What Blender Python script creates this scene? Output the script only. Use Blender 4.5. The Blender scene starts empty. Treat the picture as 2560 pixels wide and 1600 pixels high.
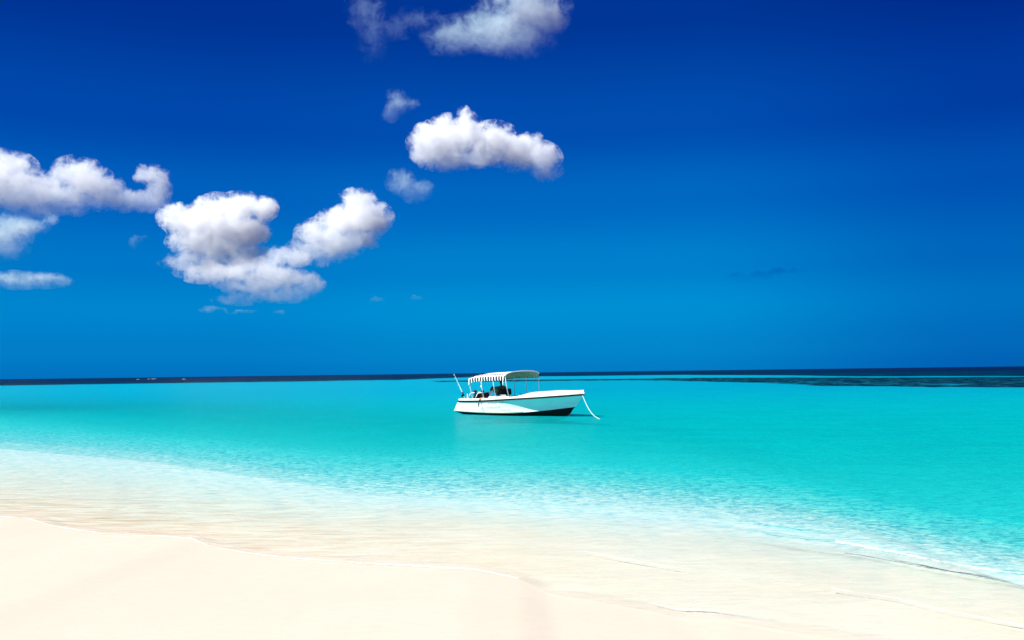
import bpy, bmesh, math, random
import numpy as np
from mathutils import Vector, Matrix
random.seed(7); np.random.seed(7)
R = math.radians
scene = bpy.context.scene
col = scene.collection

# ------------------------------------------------------------------ camera
FPX, CAM_H = 2370.0, 2.4
PITCH, ROLL = math.atan(131.7/FPX), R(0.732)
cam_d = bpy.data.cameras.new('camera'); cam = bpy.data.objects.new('camera', cam_d); col.objects.link(cam)
cam_d.sensor_width = 36; cam_d.lens = FPX/2560*36; cam_d.clip_start = 0.1; cam_d.clip_end = 90000
CAM_ROT = Matrix.Rotation(math.pi/2+PITCH, 3, 'X') @ Matrix.Rotation(-ROLL, 3, 'Z')
cam.matrix_world = Matrix.Translation((0, 0, CAM_H)) @ CAM_ROT.to_4x4()
scene.camera = cam

# ------------------------------------------------------------------ sky, sun, exposure
SUN = Vector((-0.62, -0.34, 0.71)).normalized()     # towards the sun: high, from the left and a little behind
world = bpy.data.worlds.new('World'); scene.world = world; world.use_nodes = True
nt = world.node_tree; N = nt.nodes; Lk = nt.links; N.clear()
def node(nt, t, **kw):
    n = nt.nodes.new(t)
    for k, v in kw.items():
        if k in n.inputs.keys() if isinstance(k, str) else False: n.inputs[k].default_value = v
        else: setattr(n, k, v)
    return n
def mth(nt, op, a, b=None, c=None, clamp=False):
    n = nt.nodes.new('ShaderNodeMath'); n.operation = op; n.use_clamp = clamp
    for i, v in enumerate((a, b, c)):
        if v is None: continue
        if isinstance(v, (int, float)): n.inputs[i].default_value = v
        else: nt.links.new(v, n.inputs[i])
    return n.outputs[0]
def ramp(nt, fac, stops, interp='LINEAR'):
    n = nt.nodes.new('ShaderNodeValToRGB'); n.color_ramp.interpolation = interp
    cr = n.color_ramp
    while len(cr.elements) < len(stops): cr.elements.new(0.5)
    for e, (p, c) in zip(cr.elements, stops):
        e.position = p; e.color = (*c, 1) if len(c) == 3 else c
    nt.links.new(fac, n.inputs[0]); return n.outputs[0]
def mixc(nt, f, a, b, mode='MIX'):
    n = nt.nodes.new('ShaderNodeMix'); n.data_type = 'RGBA'; n.blend_type = mode; n.clamp_result = False
    for s, v in ((n.inputs[0], f), (n.inputs[6], a), (n.inputs[7], b)):
        if hasattr(v, 'is_output'): nt.links.new(v, s)
        elif isinstance(v, (int, float)): s.default_value = v
        else: s.default_value = (*v, 1) if len(v) == 3 else v
    return n.outputs[2]
def lin(r, g, b):
    f = lambda v: (v/255/12.92) if v/255 <= .04045 else ((v/255+.055)/1.055)**2.4
    return (f(r), f(g), f(b))

EXPOSURE = 0.95
EX = 2**EXPOSURE
sky = N.new('ShaderNodeTexSky'); sky.sky_type = 'NISHITA'; sky.sun_disc = False
sky.sun_elevation = math.asin(SUN.z); sky.sun_rotation = math.atan2(SUN.x, SUN.y)
tc = N.new('ShaderNodeTexCoord'); sep = N.new('ShaderNodeSeparateXYZ'); Lk.new(tc.outputs['Generated'], sep.inputs[0])
def sc(c, k=1): return tuple(v/EX*k for v in c)
# colour of a polarised tropical sky against the height above the horizon (sine of elevation)
g = mth(nt, 'MULTIPLY', sep.outputs['Z'], 2.0, clamp=True)
grad = ramp(nt, g, [(0.0, sc(lin(2, 124, 198))), (0.05, sc(lin(2, 134, 204))), (0.13, sc(lin(0, 143, 211))),
                    (0.22, sc(lin(0, 128, 205))), (0.36, sc(lin(0, 104, 194))), (0.50, sc(lin(0, 78, 176))),
                    (0.72, sc(lin(0, 54, 150))), (1.0, sc(lin(0, 38, 125)))], 'EASE')
# darker to the right, away from the sun
az = mth(nt, 'MULTIPLY_ADD', sep.outputs['X'], 1.3, 0.40, clamp=True)
dark = ramp(nt, az, [(0, (.90, .86, .95)), (.3, (1, 1, 1)), (.62, (1, 1, 1)), (1, (.8, .60, .82))], 'EASE')
grad = mixc(nt, 1.0, grad, dark, 'MULTIPLY')
nis = mixc(nt, 1.0, sky.outputs[0], (.10, .10, .10), 'MULTIPLY')
skyc = mixc(nt, 0.0, grad, nis)
bg = N.new('ShaderNodeBackground'); Lk.new(skyc, bg.inputs[0]); bg.inputs[1].default_value = 1.0
wo = N.new('ShaderNodeOutputWorld'); Lk.new(bg.outputs[0], wo.inputs[0])
sl = bpy.data.lights.new('sun', 'SUN'); sun = bpy.data.objects.new('sun', sl); col.objects.link(sun)
sl.energy = 4.8; sl.angle = R(0.53); sl.color = (1.0, 0.985, 0.935)
sun.rotation_euler = SUN.to_track_quat('Z', 'Y').to_euler()
vs = scene.view_settings
scene.display_settings.display_device = 'sRGB'
vs.view_transform = 'Standard'; vs.look = 'None'; vs.exposure = EXPOSURE; vs.gamma = 1.0; vs.use_curve_mapping = False
cy = scene.cycles
cy.volume_bounces = 20; cy.max_bounces = 22; cy.volume_step_rate = 0.2; cy.volume_max_steps = 256
cy.transparent_max_bounces = 16; cy.diffuse_bounces = 3; cy.glossy_bounces = 3

# ------------------------------------------------------------------ helpers
def ray(px, py):
    d = Vector((px-1280, 800-py, -FPX)); return (CAM_ROT @ d).normalized()
def ground(px, py, z=0.0):
    d = ray(px, py); t = (z-CAM_H)/d.z
    return d.x*t, d.y*t
def tag(o, label=None, cat=None, group=None, kind=None):
    for k, v in (('label', label), ('category', cat), ('group', group), ('kind', kind)):
        if v: o[k] = v
    return o
def mat(name):
    m = bpy.data.materials.new(name); m.use_nodes = True; m.node_tree.nodes.clear()
    out = m.node_tree.nodes.new('ShaderNodeOutputMaterial'); return m, m.node_tree, out
def simple(name, c, rough=.5, spec=.5, var=.08, scale=6, metallic=0, bump=0):
    m, t, out = mat(name)
    p = t.nodes.new('ShaderNodeBsdfPrincipled'); t.links.new(p.outputs[0], out.inputs[0])
    tcn = t.nodes.new('ShaderNodeTexCoord')
    nz = t.nodes.new('ShaderNodeTexNoise'); nz.inputs['Scale'].default_value = scale; nz.inputs['Detail'].default_value = 5
    t.links.new(tcn.outputs['Object'], nz.inputs['Vector'])
    c2 = tuple(max(0, v*(1-var*2)) for v in c)
    t.links.new(ramp(t, nz.outputs[0], [(.3, c2), (.65, c)]), p.inputs['Base Color'])
    p.inputs['Roughness'].default_value = rough; p.inputs['Specular IOR Level'].default_value = spec
    p.inputs['Metallic'].default_value = metallic
    if bump:
        b = t.nodes.new('ShaderNodeBump'); b.inputs['Strength'].default_value = bump; b.inputs['Distance'].default_value = .02
        t.links.new(nz.outputs[0], b.inputs['Height']); t.links.new(b.outputs[0], p.inputs['Normal'])
    return m
def link(name, me, m, parent=None, smooth=False):
    o = bpy.data.objects.new(name, me); col.objects.link(o)
    if m: me.materials.append(m)
    if parent: o.parent = parent
    if smooth: me.polygons.foreach_set('use_smooth', [True]*len(me.polygons))
    return o
def from_bm(name, bm, m, parent=None, smooth=False):
    bmesh.ops.recalc_face_normals(bm, faces=bm.faces)
    me = bpy.data.meshes.new(name); bm.to_mesh(me); bm.free(); return link(name, me, m, parent, smooth)
def tube(bm, pts, r, n=8, caps=True):
    pts = [Vector(p) for p in pts]; rs = r if isinstance(r, (list, tuple)) else [r]*len(pts)
    rings = []
    for i, p in enumerate(pts):
        d = (pts[min(i+1, len(pts)-1)]-pts[max(i-1, 0)]).normalized()
        a = d.cross(Vector((0, 0, 1)) if abs(d.z) < .9 else Vector((1, 0, 0))).normalized(); b = d.cross(a)
        rings.append([bm.verts.new(p+rs[i]*(math.cos(2*math.pi*k/n)*a+math.sin(2*math.pi*k/n)*b)) for k in range(n)])
    for i in range(len(rings)-1):
        for k in range(n):
            bm.faces.new((rings[i][k], rings[i][(k+1) % n], rings[i+1][(k+1) % n], rings[i+1][k]))
    if caps: bm.faces.new(rings[0][::-1]); bm.faces.new(rings[-1])
def box(bm, c, s, bev=.0, rot=None):
    g = bmesh.ops.create_cube(bm, size=1)['verts']
    for v in g:
        v.co = Vector((v.co.x*s[0], v.co.y*s[1], v.co.z*s[2]))
    if bev:
        es = list({e for v in g for e in v.link_edges})
        r = bmesh.ops.bevel(bm, geom=es, offset=bev, segments=2, affect='EDGES'); g = [v for v in r['verts']]
        g = list({v for f in r['faces'] for v in f.verts} | {v for v in g if v.is_valid})
    for v in g:
        p = v.co.copy()
        if rot: p = rot @ p
        v.co = p+Vector(c)
def blob(bm, c, s, rot=None, sub=3):
    g = bmesh.ops.create_icosphere(bm, subdivisions=sub, radius=1)['verts']
    for v in g:
        p = Vector((v.co.x*s[0], v.co.y*s[1], v.co.z*s[2]))
        if rot: p = rot @ p
        v.co = p+Vector(c)

# ------------------------------------------------------------------ coast lines (on the z = 0 plane, metres)
def curve(pts):
    a = np.array([ground(*p) for p in pts]); a = a[np.argsort(a[:, 0])]
    x, y = a[:, 0], a[:, 1]
    s0 = (y[1]-y[0])/(x[1]-x[0]) if False else -0.55
    x = np.concatenate([[x[0]-400], x, [x[-1]+400]]); y = np.concatenate([[y[0]+400*.42], y, [y[-1]-400*.30]])
    return lambda q: np.interp(q, x, y)
S_PTS = [(0, 1293), (70, 1296), (140, 1318), (260, 1335), (400, 1341), (480, 1346), (520, 1365), (600, 1380), (700, 1393), (900, 1408),
         (1100, 1420), (1190, 1424), (1300, 1447), (1370, 1483), (1450, 1497), (1640, 1530), (1700, 1545), (1800, 1549), (2000, 1583), (2200, 1612), (2560, 1690)]
yS = curve(S_PTS)
yT = curve([(0, 1108), (350, 1135), (700, 1180), (900, 1212), (1280, 1242), (1700, 1268), (2000, 1305), (2300, 1352), (2560, 1425)])
yU = curve([(0, 1035), (640, 1090), (1280, 1140), (1900, 1195), (2560, 1310)])
W1_PTS = [(1700, 1318), (1780, 1320), (1880, 1334), (2000, 1352), (2130, 1370), (2280, 1400), (2400, 1424), (2560, 1447), (2700, 1475)]
TR_PTS = [(1830, 1300), (1890, 1305), (1930, 1316), (2000, 1322), (2080, 1330), (2120, 1336)]
yTR = curve(TR_PTS); TR0, TR1 = ground(1830, 1300)[0], ground(2120, 1336)[0]
W2_PTS = [(1290, 1343), (1400, 1366), (1500, 1390), (1700, 1425), (1850, 1443), (2080, 1475), (2240, 1500), (2330, 1523), (2480, 1553), (2560, 1567), (2700, 1600)]
W0_PTS = [(-200, 1095), (0, 1107), (350, 1134), (700, 1179), (900, 1210), (1100, 1228)]
def sstep(a, b, v):
    t = np.clip((v-a)/(b-a), 0, 1); return t*t*(3-2*t)
def vnoise(x, y, seed=0):
    rs = np.random.RandomState(seed); T = rs.rand(256, 256)
    xi = np.floor(x).astype(int); yi = np.floor(y).astype(int); fx = x-xi; fy = y-yi
    fx = fx*fx*(3-2*fx); fy = fy*fy*(3-2*fy); g = lambda i, j: T[(xi+i) % 256, (yi+j) % 256]
    return (g(0, 0)*(1-fx)+g(1, 0)*fx)*(1-fy)+(g(0, 1)*(1-fx)+g(1, 1)*fx)*fy-.5
def depth_at(x, y, trench=False):
    s, t, u = yS(x), yT(x), yU(x)
    # sharper ledge on the left, a gentle slope on the right
    w = 1-sstep(-6, 1.5, x)
    d1 = 0.03+.175*np.clip((y-s)/(t-s), 0, 1)**(1+1.6*(1-w))
    lip = t+.45+1.6*(1-w)
    tt = np.clip((y-t)/(u-t), 0, 1)
    d = np.where(y < s, -.05*(s-y), np.where(y < t, d1*np.clip((y-s)/.5, 0, 1), .205+.26*w*sstep(t, lip, y)+1.25*tt**(1.15+.75*(1-w))))
    d = d+np.where(y > u, 1.3*(1-np.exp(-(y-u)/25.0)), 0)+np.where(y > 300, (y-300)*.004, 0)
    # a scoured trench just outside the small bar
    if trench: d = d+.9*np.exp(-((y-yTR(x)-.05*vnoise(x*3, x*0, 77))/.07)**2)*sstep(TR0, TR0+.5, x)*(1-sstep(TR1-.5, TR1, x))
    return d
def ridge(pts, wid, amp, lo=-1e9, hi=1e9, back=2.5):
    f = curve(pts)
    def h(x, y):
        q = y-f(x)-.05*vnoise(x*1.3, y*0, 5)-.03*vnoise(x*5, y*0, 6); q = np.where(q > 0, q/back, q)
        return amp*np.exp(-(q/wid)**2)*sstep(lo, lo+1.2, x)*(1-sstep(hi-1.5, hi, x))
    return h
X17, X21 = ground(1700, 1318)[0], ground(2080, 1475)[0]
R1 = ridge(W1_PTS, .10, .055, lo=X17); R2 = ridge(W2_PTS, .09, .013, lo=ground(1290, 1343)[0]); R0 = ridge(W0_PTS, .25, .045, hi=ground(1150, 1230)[0])

def rows():
    ys = [3.0]
    while ys[-1] < 70: ys.append(ys[-1]*1.0042)
    while ys[-1] < 500: ys.append(ys[-1]*1.012)
    while ys[-1] < 40000: ys.append(ys[-1]*1.08)
    return np.array(ys)
def grid_mesh(name, ys, us, xf, zf):
    Y, U = np.meshgrid(ys, us, indexing='ij'); X = xf(Y, U); Z = zf(X, Y)
    n, m = Y.shape; co = np.stack([X, Y, Z], -1).reshape(-1, 3)
    i = np.arange(n*m).reshape(n, m)
    q = np.stack([i[:-1, :-1], i[:-1, 1:], i[1:, 1:], i[1:, :-1]], -1).reshape(-1, 4)
    me = bpy.data.meshes.new(name); me.vertices.add(len(co)); me.vertices.foreach_set('co', co.ravel())
    me.loops.add(q.size); me.loops.foreach_set('vertex_index', q.ravel().astype(np.int32))
    me.polygons.add(len(q)); me.polygons.foreach_set('loop_start', np.arange(0, q.size, 4, dtype=np.int32))
    me.update(calc_edges=True); me.validate()
    me.polygons.foreach_set('use_smooth', [True]*len(me.polygons))
    return me, X.ravel(), Y.ravel()
def attr(me, name, v):
    a = me.attributes.new(name, 'FLOAT', 'POINT'); a.data.foreach_set('value', np.asarray(v, dtype=np.float32))

# ------------------------------------------------------------------ sand (beach and sea bed in one sheet)
def sand_z(x, y):
    d = depth_at(x, y)
    dd = np.where(d > .2, .2+.22*(1-np.exp(-(d-.2)/.45))+np.maximum(d-2.3, 0), d)     # refraction lifts the floor
    z = -dd+np.where(d > 0, .012*vnoise(x*.8, y*1.6, 3)*np.clip(d*20, 0, 1), .010*vnoise(x*.35, y*.5, 9)*np.clip(-d*40, 0, 1))
    return z
ys = rows(); ys = np.concatenate([np.linspace(-40, 2.9, 40), ys])
us = np.linspace(-1, 1, 420)
me, X, Y = grid_mesh('sand', ys, us, lambda y, u: u*(np.abs(y)*.78+9), sand_z)
attr(me, 'depth', depth_at(X, Y))
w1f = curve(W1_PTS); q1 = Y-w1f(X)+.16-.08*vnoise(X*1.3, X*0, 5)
attr(me, 'wave_shade', np.exp(-(q1/.14)**2)*sstep(ground(1750, 1320)[0], ground(2000, 1352)[0], X))  # shaded front of the small wave, painted as a band on the sand
m, t, out = mat('sand')
p = t.nodes.new('ShaderNodeBsdfPrincipled'); t.links.new(p.outputs[0], out.inputs[0])
geo = t.nodes.new('ShaderNodeNewGeometry'); at = t.nodes.new('ShaderNodeAttribute'); at.attribute_name = 'depth'
def noise(t, vec, scale, detail=4, rough=.5, dist=0, vscale=None):
    n = t.nodes.new('ShaderNodeTexNoise'); n.inputs['Scale'].default_value = scale; n.inputs['Detail'].default_value = detail
    n.inputs['Roughness'].default_value = rough; n.inputs['Distortion'].default_value = dist
    if vscale:
        mp = t.nodes.new('ShaderNodeMapping'); mp.inputs['Scale'].default_value = vscale[:3]
        if len(vscale) > 3: mp.inputs['Rotation'].default_value = (0, 0, vscale[3])
        t.links.new(vec, mp.inputs['Vector']); vec = mp.outputs[0]
    t.links.new(vec, n.inputs['Vector']); return n.outputs[0]
big = noise(t, geo.outputs['Position'], .45, 4, .55, .3)
fine = noise(t, geo.outputs['Position'], 90, 3, .6)
dry = ramp(t, big, [(.3, (.560, .500, .408)), (.7, (.575, .518, .425))])
grain = ramp(t, fine, [(.35, (.93, .93, .93)), (.6, (1, 1, 1))])
dry = mixc(t, 1, dry, grain, 'MULTIPLY')
dim = noise(t, geo.outputs['Position'], 5, 5, .65, .4, (1, 1.8, 1))
dry = mixc(t, 1, dry, ramp(t, dim, [(.36, (.965, .965, .965)), (.52, (1, 1, 1))]), 'MULTIPLY')
sx = t.nodes.new('ShaderNodeSeparateXYZ'); t.links.new(geo.outputs['Position'], sx.inputs[0])
tanf = mth(t, 'MULTIPLY_ADD', sx.outputs['X'], .13, .75, clamp=True)
wstr = noise(t, geo.outputs['Position'], 1, 5, .65, .8, (1.1, 5.5, 1, .3))
wetc = mixc(t, tanf, ramp(t, wstr, [(.36, (.62, .43, .23)), (.50, (.76, .61, .41)), (.62, (.80, .70, .54))]), ramp(t, big, [(.3, (.69, .605, .445)), (.7, (.735, .665, .515))]))
wetc = mixc(t, 1, wetc, grain, 'MULTIPLY')
wet = mth(t, 'ADD', mth(t, 'MULTIPLY', at.outputs['Fac'], 28), mth(t, 'MULTIPLY_ADD', big, .9, -.15), clamp=True)
deepc = mixc(t, mth(t, 'MULTIPLY_ADD', at.outputs['Fac'], 8, -.45, clamp=True), wetc, (.76, .735, .63))
sh = t.nodes.new('ShaderNodeAttribute'); sh.attribute_name = 'wave_shade'
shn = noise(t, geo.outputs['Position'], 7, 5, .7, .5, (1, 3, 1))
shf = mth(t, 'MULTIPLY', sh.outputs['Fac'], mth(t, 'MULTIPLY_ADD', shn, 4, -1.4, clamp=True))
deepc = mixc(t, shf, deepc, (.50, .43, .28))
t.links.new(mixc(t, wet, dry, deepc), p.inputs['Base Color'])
t.links.new(mth(t, 'MULTIPLY_ADD', wet, -.55, .92), p.inputs['Roughness'])
t.links.new(mth(t, 'MULTIPLY_ADD', wet, .25, .05), p.inputs['Specular IOR Level'])
b = t.nodes.new('ShaderNodeBump'); b.inputs['Strength'].default_value = .12; b.inputs['Distance'].default_value = .01
t.links.new(fine, b.inputs['Height']); t.links.new(b.outputs[0], p.inputs['Normal'])
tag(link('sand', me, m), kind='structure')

# ------------------------------------------------------------------ water
def water_z(x, y):
    d = depth_at(x, y); k = np.clip(d*6, 0, 1)
    near = np.clip(1-(y-30)/40, 0, 1)
    th = .35; a = x*math.cos(th)-y*math.sin(th)*-1; 
    z = .020*vnoise((x*.5+y*1.1)*1.0, (x*.2-y*.3), 11)*k+near*k*(.016*vnoise(x*.9+y*.6, y*2.6+x*1.1, 12)+.011*vnoise(x*2.3-y, y*4.8+x*1.5, 13)+.007*vnoise(x*5+y*2, y*8-x, 14))
    return z+R1(x, y)+R2(x, y)+R0(x, y)
ysw = rows(); ysw = ysw[ysw > 5.5]
me, X, Y = grid_mesh('water', ysw, np.linspace(-1, 1, 520), lambda y, u: u*(y*.74+6), water_z)
D = depth_at(X, Y, True)
attr(me, 'depth', D)
# reef and deep-water regions, read from where the dark bands lie on the sea
px = X/Y                                        # bearing from the beach
o = CAM_H*FPX/Y
edge = np.interp(px, [-.55, -.35, -.12, -.04, .18, .27, .36, .50, .60], [16, 15.5, 14.5, 9.5, 11, 15, 20, 24, 27])
deep = sstep(-2.5, 2.5, edge-o)
lower = np.interp(px, [-.6, -.12, -.08, .10, .16, .24, .33, .42, .55], [5, 5, 20.5, 21.5, 24, 31, 43, 48, 53])
upper = np.interp(px, [-.6, -.12, -.08, .16, .3, .42, .55], [5, 5, 17.5, 18.5, 21, 24, 26])
reef = sstep(-4, 2, lower-o)*sstep(-2, 2, o-upper)*sstep(-.10, -.07, px)
attr(me, 'deep', deep); attr(me, 'reef', reef)
crest = np.clip(R1(X, Y)/.055, 0, 1)*sstep(3.2, 4.6, X)
attr(me, 'crest', crest)
m, t, out = mat('sea_water')
geo = t.nodes.new('ShaderNodeNewGeometry'); pos = geo.outputs['Position']
def A(n):
    a = t.nodes.new('ShaderNodeAttribute'); a.attribute_name = n; return a.outputs['Fac']
dep = A('depth')
sp = t.nodes.new('ShaderNodeSeparateXYZ'); t.links.new(pos, sp.inputs[0])
n1 = noise(t, pos, 1.0, 3, .55, .6, (1.0, 3.2, 1, .12)); n2 = noise(t, pos, 1.0, 4, .6, .8, (3.2, 8, 1, .14)); n3 = noise(t, pos, 1.0, 3, .6, .5, (.22, .5, 1, .1))
n0 = noise(t, pos, 1.0, 3, .5, 1.0, (14, 26, 1, .1))
n5 = noise(t, pos, 1.0, 4, .62, 1.2, (4.6, 6.2, 1, .10))
# caustic net of the shallows, painted into the water's transmission colour
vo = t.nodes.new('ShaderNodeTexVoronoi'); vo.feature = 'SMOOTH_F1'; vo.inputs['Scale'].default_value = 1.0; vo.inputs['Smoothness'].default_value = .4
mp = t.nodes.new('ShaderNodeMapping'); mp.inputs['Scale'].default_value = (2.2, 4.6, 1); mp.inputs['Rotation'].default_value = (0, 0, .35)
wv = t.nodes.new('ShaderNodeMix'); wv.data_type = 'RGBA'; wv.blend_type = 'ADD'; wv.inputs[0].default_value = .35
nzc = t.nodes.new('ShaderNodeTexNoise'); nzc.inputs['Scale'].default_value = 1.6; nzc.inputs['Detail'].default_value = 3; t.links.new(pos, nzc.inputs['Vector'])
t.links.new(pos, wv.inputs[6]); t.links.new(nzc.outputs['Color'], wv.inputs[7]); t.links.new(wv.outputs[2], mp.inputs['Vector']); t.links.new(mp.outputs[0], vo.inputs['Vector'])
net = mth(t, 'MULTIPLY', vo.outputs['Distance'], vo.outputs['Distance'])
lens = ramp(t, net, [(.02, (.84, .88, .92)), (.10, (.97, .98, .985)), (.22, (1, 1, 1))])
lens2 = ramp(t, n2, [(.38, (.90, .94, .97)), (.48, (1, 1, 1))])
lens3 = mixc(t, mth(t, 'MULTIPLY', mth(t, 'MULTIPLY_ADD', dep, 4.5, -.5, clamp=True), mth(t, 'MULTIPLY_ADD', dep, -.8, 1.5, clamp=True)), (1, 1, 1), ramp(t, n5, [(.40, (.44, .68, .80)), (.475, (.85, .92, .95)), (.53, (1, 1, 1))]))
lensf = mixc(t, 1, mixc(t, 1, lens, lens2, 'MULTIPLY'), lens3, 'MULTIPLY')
# absorption against depth
ripv = mth(t, 'MULTIPLY_ADD', mth(t, 'ADD', mth(t, 'MULTIPLY', n5, .7), mth(t, 'MULTIPLY', n2, .3)), -7.5, 4.75)  # noise varies the depth tint to paint refracted ripple highlights
ripv = mth(t, 'MINIMUM', mth(t, 'MAXIMUM', ripv, .30), 1.9)
patch = noise(t, pos, 1.0, 3, .55, .5, (.35, .30, 1, .2))
ramt = mth(t, 'MULTIPLY', mth(t, 'MAXIMUM', mth(t, 'MULTIPLY_ADD', dep, -.95, 1.75, clamp=True), .12), mth(t, 'MULTIPLY_ADD', patch, 3.2, -.75, clamp=True))
ripv = mth(t, 'MULTIPLY_ADD', mth(t, 'SUBTRACT', ripv, 1.0), ramt, 1.0)
dep0 = dep; dep = mth(t, 'MULTIPLY', dep0, ripv)
def expk(k): return mth(t, 'EXPONENT', mth(t, 'MULTIPLY', dep, -k))
cmb = t.nodes.new('ShaderNodeCombineColor'); t.links.new(expk(1.15), cmb.inputs[0]); t.links.new(expk(.075), cmb.inputs[1]); t.links.new(expk(.055), cmb.inputs[2])
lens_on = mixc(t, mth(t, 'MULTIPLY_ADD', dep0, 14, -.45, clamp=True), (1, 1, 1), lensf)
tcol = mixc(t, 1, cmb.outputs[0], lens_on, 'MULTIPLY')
tr = t.nodes.new('ShaderNodeBsdfTransparent'); t.links.new(tcol, tr.inputs[0])
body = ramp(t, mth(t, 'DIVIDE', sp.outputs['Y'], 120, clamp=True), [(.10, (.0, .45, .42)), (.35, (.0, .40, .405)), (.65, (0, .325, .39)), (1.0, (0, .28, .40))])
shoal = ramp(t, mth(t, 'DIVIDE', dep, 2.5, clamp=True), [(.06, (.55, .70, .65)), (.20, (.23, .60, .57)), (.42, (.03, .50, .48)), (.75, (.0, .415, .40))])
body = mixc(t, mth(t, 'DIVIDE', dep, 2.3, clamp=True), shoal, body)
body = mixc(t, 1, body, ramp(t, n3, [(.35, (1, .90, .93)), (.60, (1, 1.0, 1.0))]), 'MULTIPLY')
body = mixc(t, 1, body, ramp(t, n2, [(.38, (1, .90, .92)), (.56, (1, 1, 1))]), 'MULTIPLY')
# far off: deep navy water and a weedy reef
f1 = noise(t, pos, 1.0, 5, .65, .5, (.16, .07, 1)); f2 = noise(t, pos, 1.0, 4, .6, .4, (.02, .010, 1)); f3 = noise(t, pos, 1.0, 3, .6, .4, (.6, .22, 1))
deepf = mth(t, 'SMOOTHSTEP' if False else 'MULTIPLY_ADD', mth(t, 'ADD', A('deep'), mth(t, 'MULTIPLY_ADD', mth(t, 'ADD', f2, f1), .9, -.9)), 2.0, -.5, clamp=True)
reeff = mth(t, 'MULTIPLY_ADD', mth(t, 'ADD', A('reef'), mth(t, 'ADD', mth(t, 'MULTIPLY_ADD', f1, 1.8, -1.05), mth(t, 'MULTIPLY_ADD', f2, 1.6, -.80))), 3.2, -.9, clamp=True)
navy = mixc(t, mth(t, 'MULTIPLY_ADD', sp.outputs['Y'], -.0018, 1.25, clamp=True), (0, .002, .022), ramp(t, f1, [(.40, (0, .001, .010)), (.52, (.0, .022, .034)), (.66, (.0, .055, .075))]))
weed = ramp(t, f3, [(.40, (.0, .003, .010)), (.52, (.0, .018, .028)), (.66, (.01, .10, .12))])
body = mixc(t, deepf, body, navy); body = mixc(t, reeff, body, weed)
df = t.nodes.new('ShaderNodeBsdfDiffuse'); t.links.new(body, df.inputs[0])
bf = mth(t, 'MULTIPLY', mth(t, 'SUBTRACT', 1.0, mth(t, 'EXPONENT', mth(t, 'MULTIPLY', mth(t, 'MAXIMUM', mth(t, 'SUBTRACT', dep, .30), 0.0), -1.5)), clamp=True), .22)
bf = mth(t, 'ADD', bf, mth(t, 'MULTIPLY_ADD', dep, .55, -.85, clamp=True), clamp=True)
bf = mth(t, 'MAXIMUM', bf, mth(t, 'MAXIMUM', deepf, reeff))
mx = t.nodes.new('ShaderNodeMixShader'); t.links.new(bf, mx.inputs[0]); t.links.new(tr.outputs[0], mx.inputs[1]); t.links.new(df.outputs[0], mx.inputs[2])
n4 = noise(t, pos, 1.0, 3, .55, .6, (1.1, .55, 1, .12))
h = mth(t, 'ADD', mth(t, 'MULTIPLY', n4, .14), mth(t, 'ADD', mth(t, 'MULTIPLY', n1, .10), mth(t, 'ADD', mth(t, 'MULTIPLY', mth(t, 'ADD', n2, n5), .035), mth(t, 'ADD', mth(t, 'MULTIPLY', n0, .010), mth(t, 'MULTIPLY', n3, .36)))))
b = t.nodes.new('ShaderNodeBump'); b.inputs['Strength'].default_value = .8; b.inputs['Distance'].default_value = 1.0
t.links.new(h, b.inputs['Height'])
gl = t.nodes.new('ShaderNodeBsdfGlossy'); gl.inputs['Roughness'].default_value = .12; t.links.new(b.outputs[0], gl.inputs['Normal'])
fr = t.nodes.new('ShaderNodeFresnel'); fr.inputs['IOR'].default_value = 1.33; t.links.new(b.outputs[0], fr.inputs['Normal'])
ff = mth(t, 'MULTIPLY', mth(t, 'MULTIPLY', fr.outputs[0], .30, clamp=True), mth(t, 'SUBTRACT', 1.0, geo.outputs['Backfacing']))
mg = t.nodes.new('ShaderNodeMixShader'); t.links.new(ff, mg.inputs[0]); t.links.new(mx.outputs[0], mg.inputs[1]); t.links.new(gl.outputs[0], mg.inputs[2])
b2 = t.nodes.new('ShaderNodeBump'); b2.inputs['Strength'].default_value = .35; b2.inputs['Distance'].default_value = 1.0; t.links.new(h, b2.inputs['Height'])
t.links.new(b2.outputs[0], df.inputs['Normal'])
t.links.new(mg.outputs[0], out.inputs[0])
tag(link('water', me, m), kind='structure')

# ------------------------------------------------------------------ foam on the swash line and on the little breaker
foam_m, t, out = mat('foam')
p = t.nodes.new('ShaderNodeBsdfPrincipled'); p.inputs['Base Color'].default_value = (.86, .87, .86, 1); p.inputs['Roughness'].default_value = .7
g1 = t.nodes.new('ShaderNodeNewGeometry'); nn = noise(t, g1.outputs['Position'], 16, 5, .7, .6, (1, 1.6, 1))
at = t.nodes.new('ShaderNodeAttribute'); at.attribute_name = 'cover'
a = mth(t, 'MULTIPLY_ADD', mth(t, 'ADD', nn, at.outputs['Fac']), 5.0, -4.2, clamp=True)
tp = t.nodes.new('ShaderNodeBsdfTransparent'); ms = t.nodes.new('ShaderNodeMixShader')
t.links.new(a, ms.inputs[0]); t.links.new(tp.outputs[0], ms.inputs[1]); t.links.new(p.outputs[0], ms.inputs[2]); t.links.new(ms.outputs[0], out.inputs[0])
fv, ff_, fc = [], [], []
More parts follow.
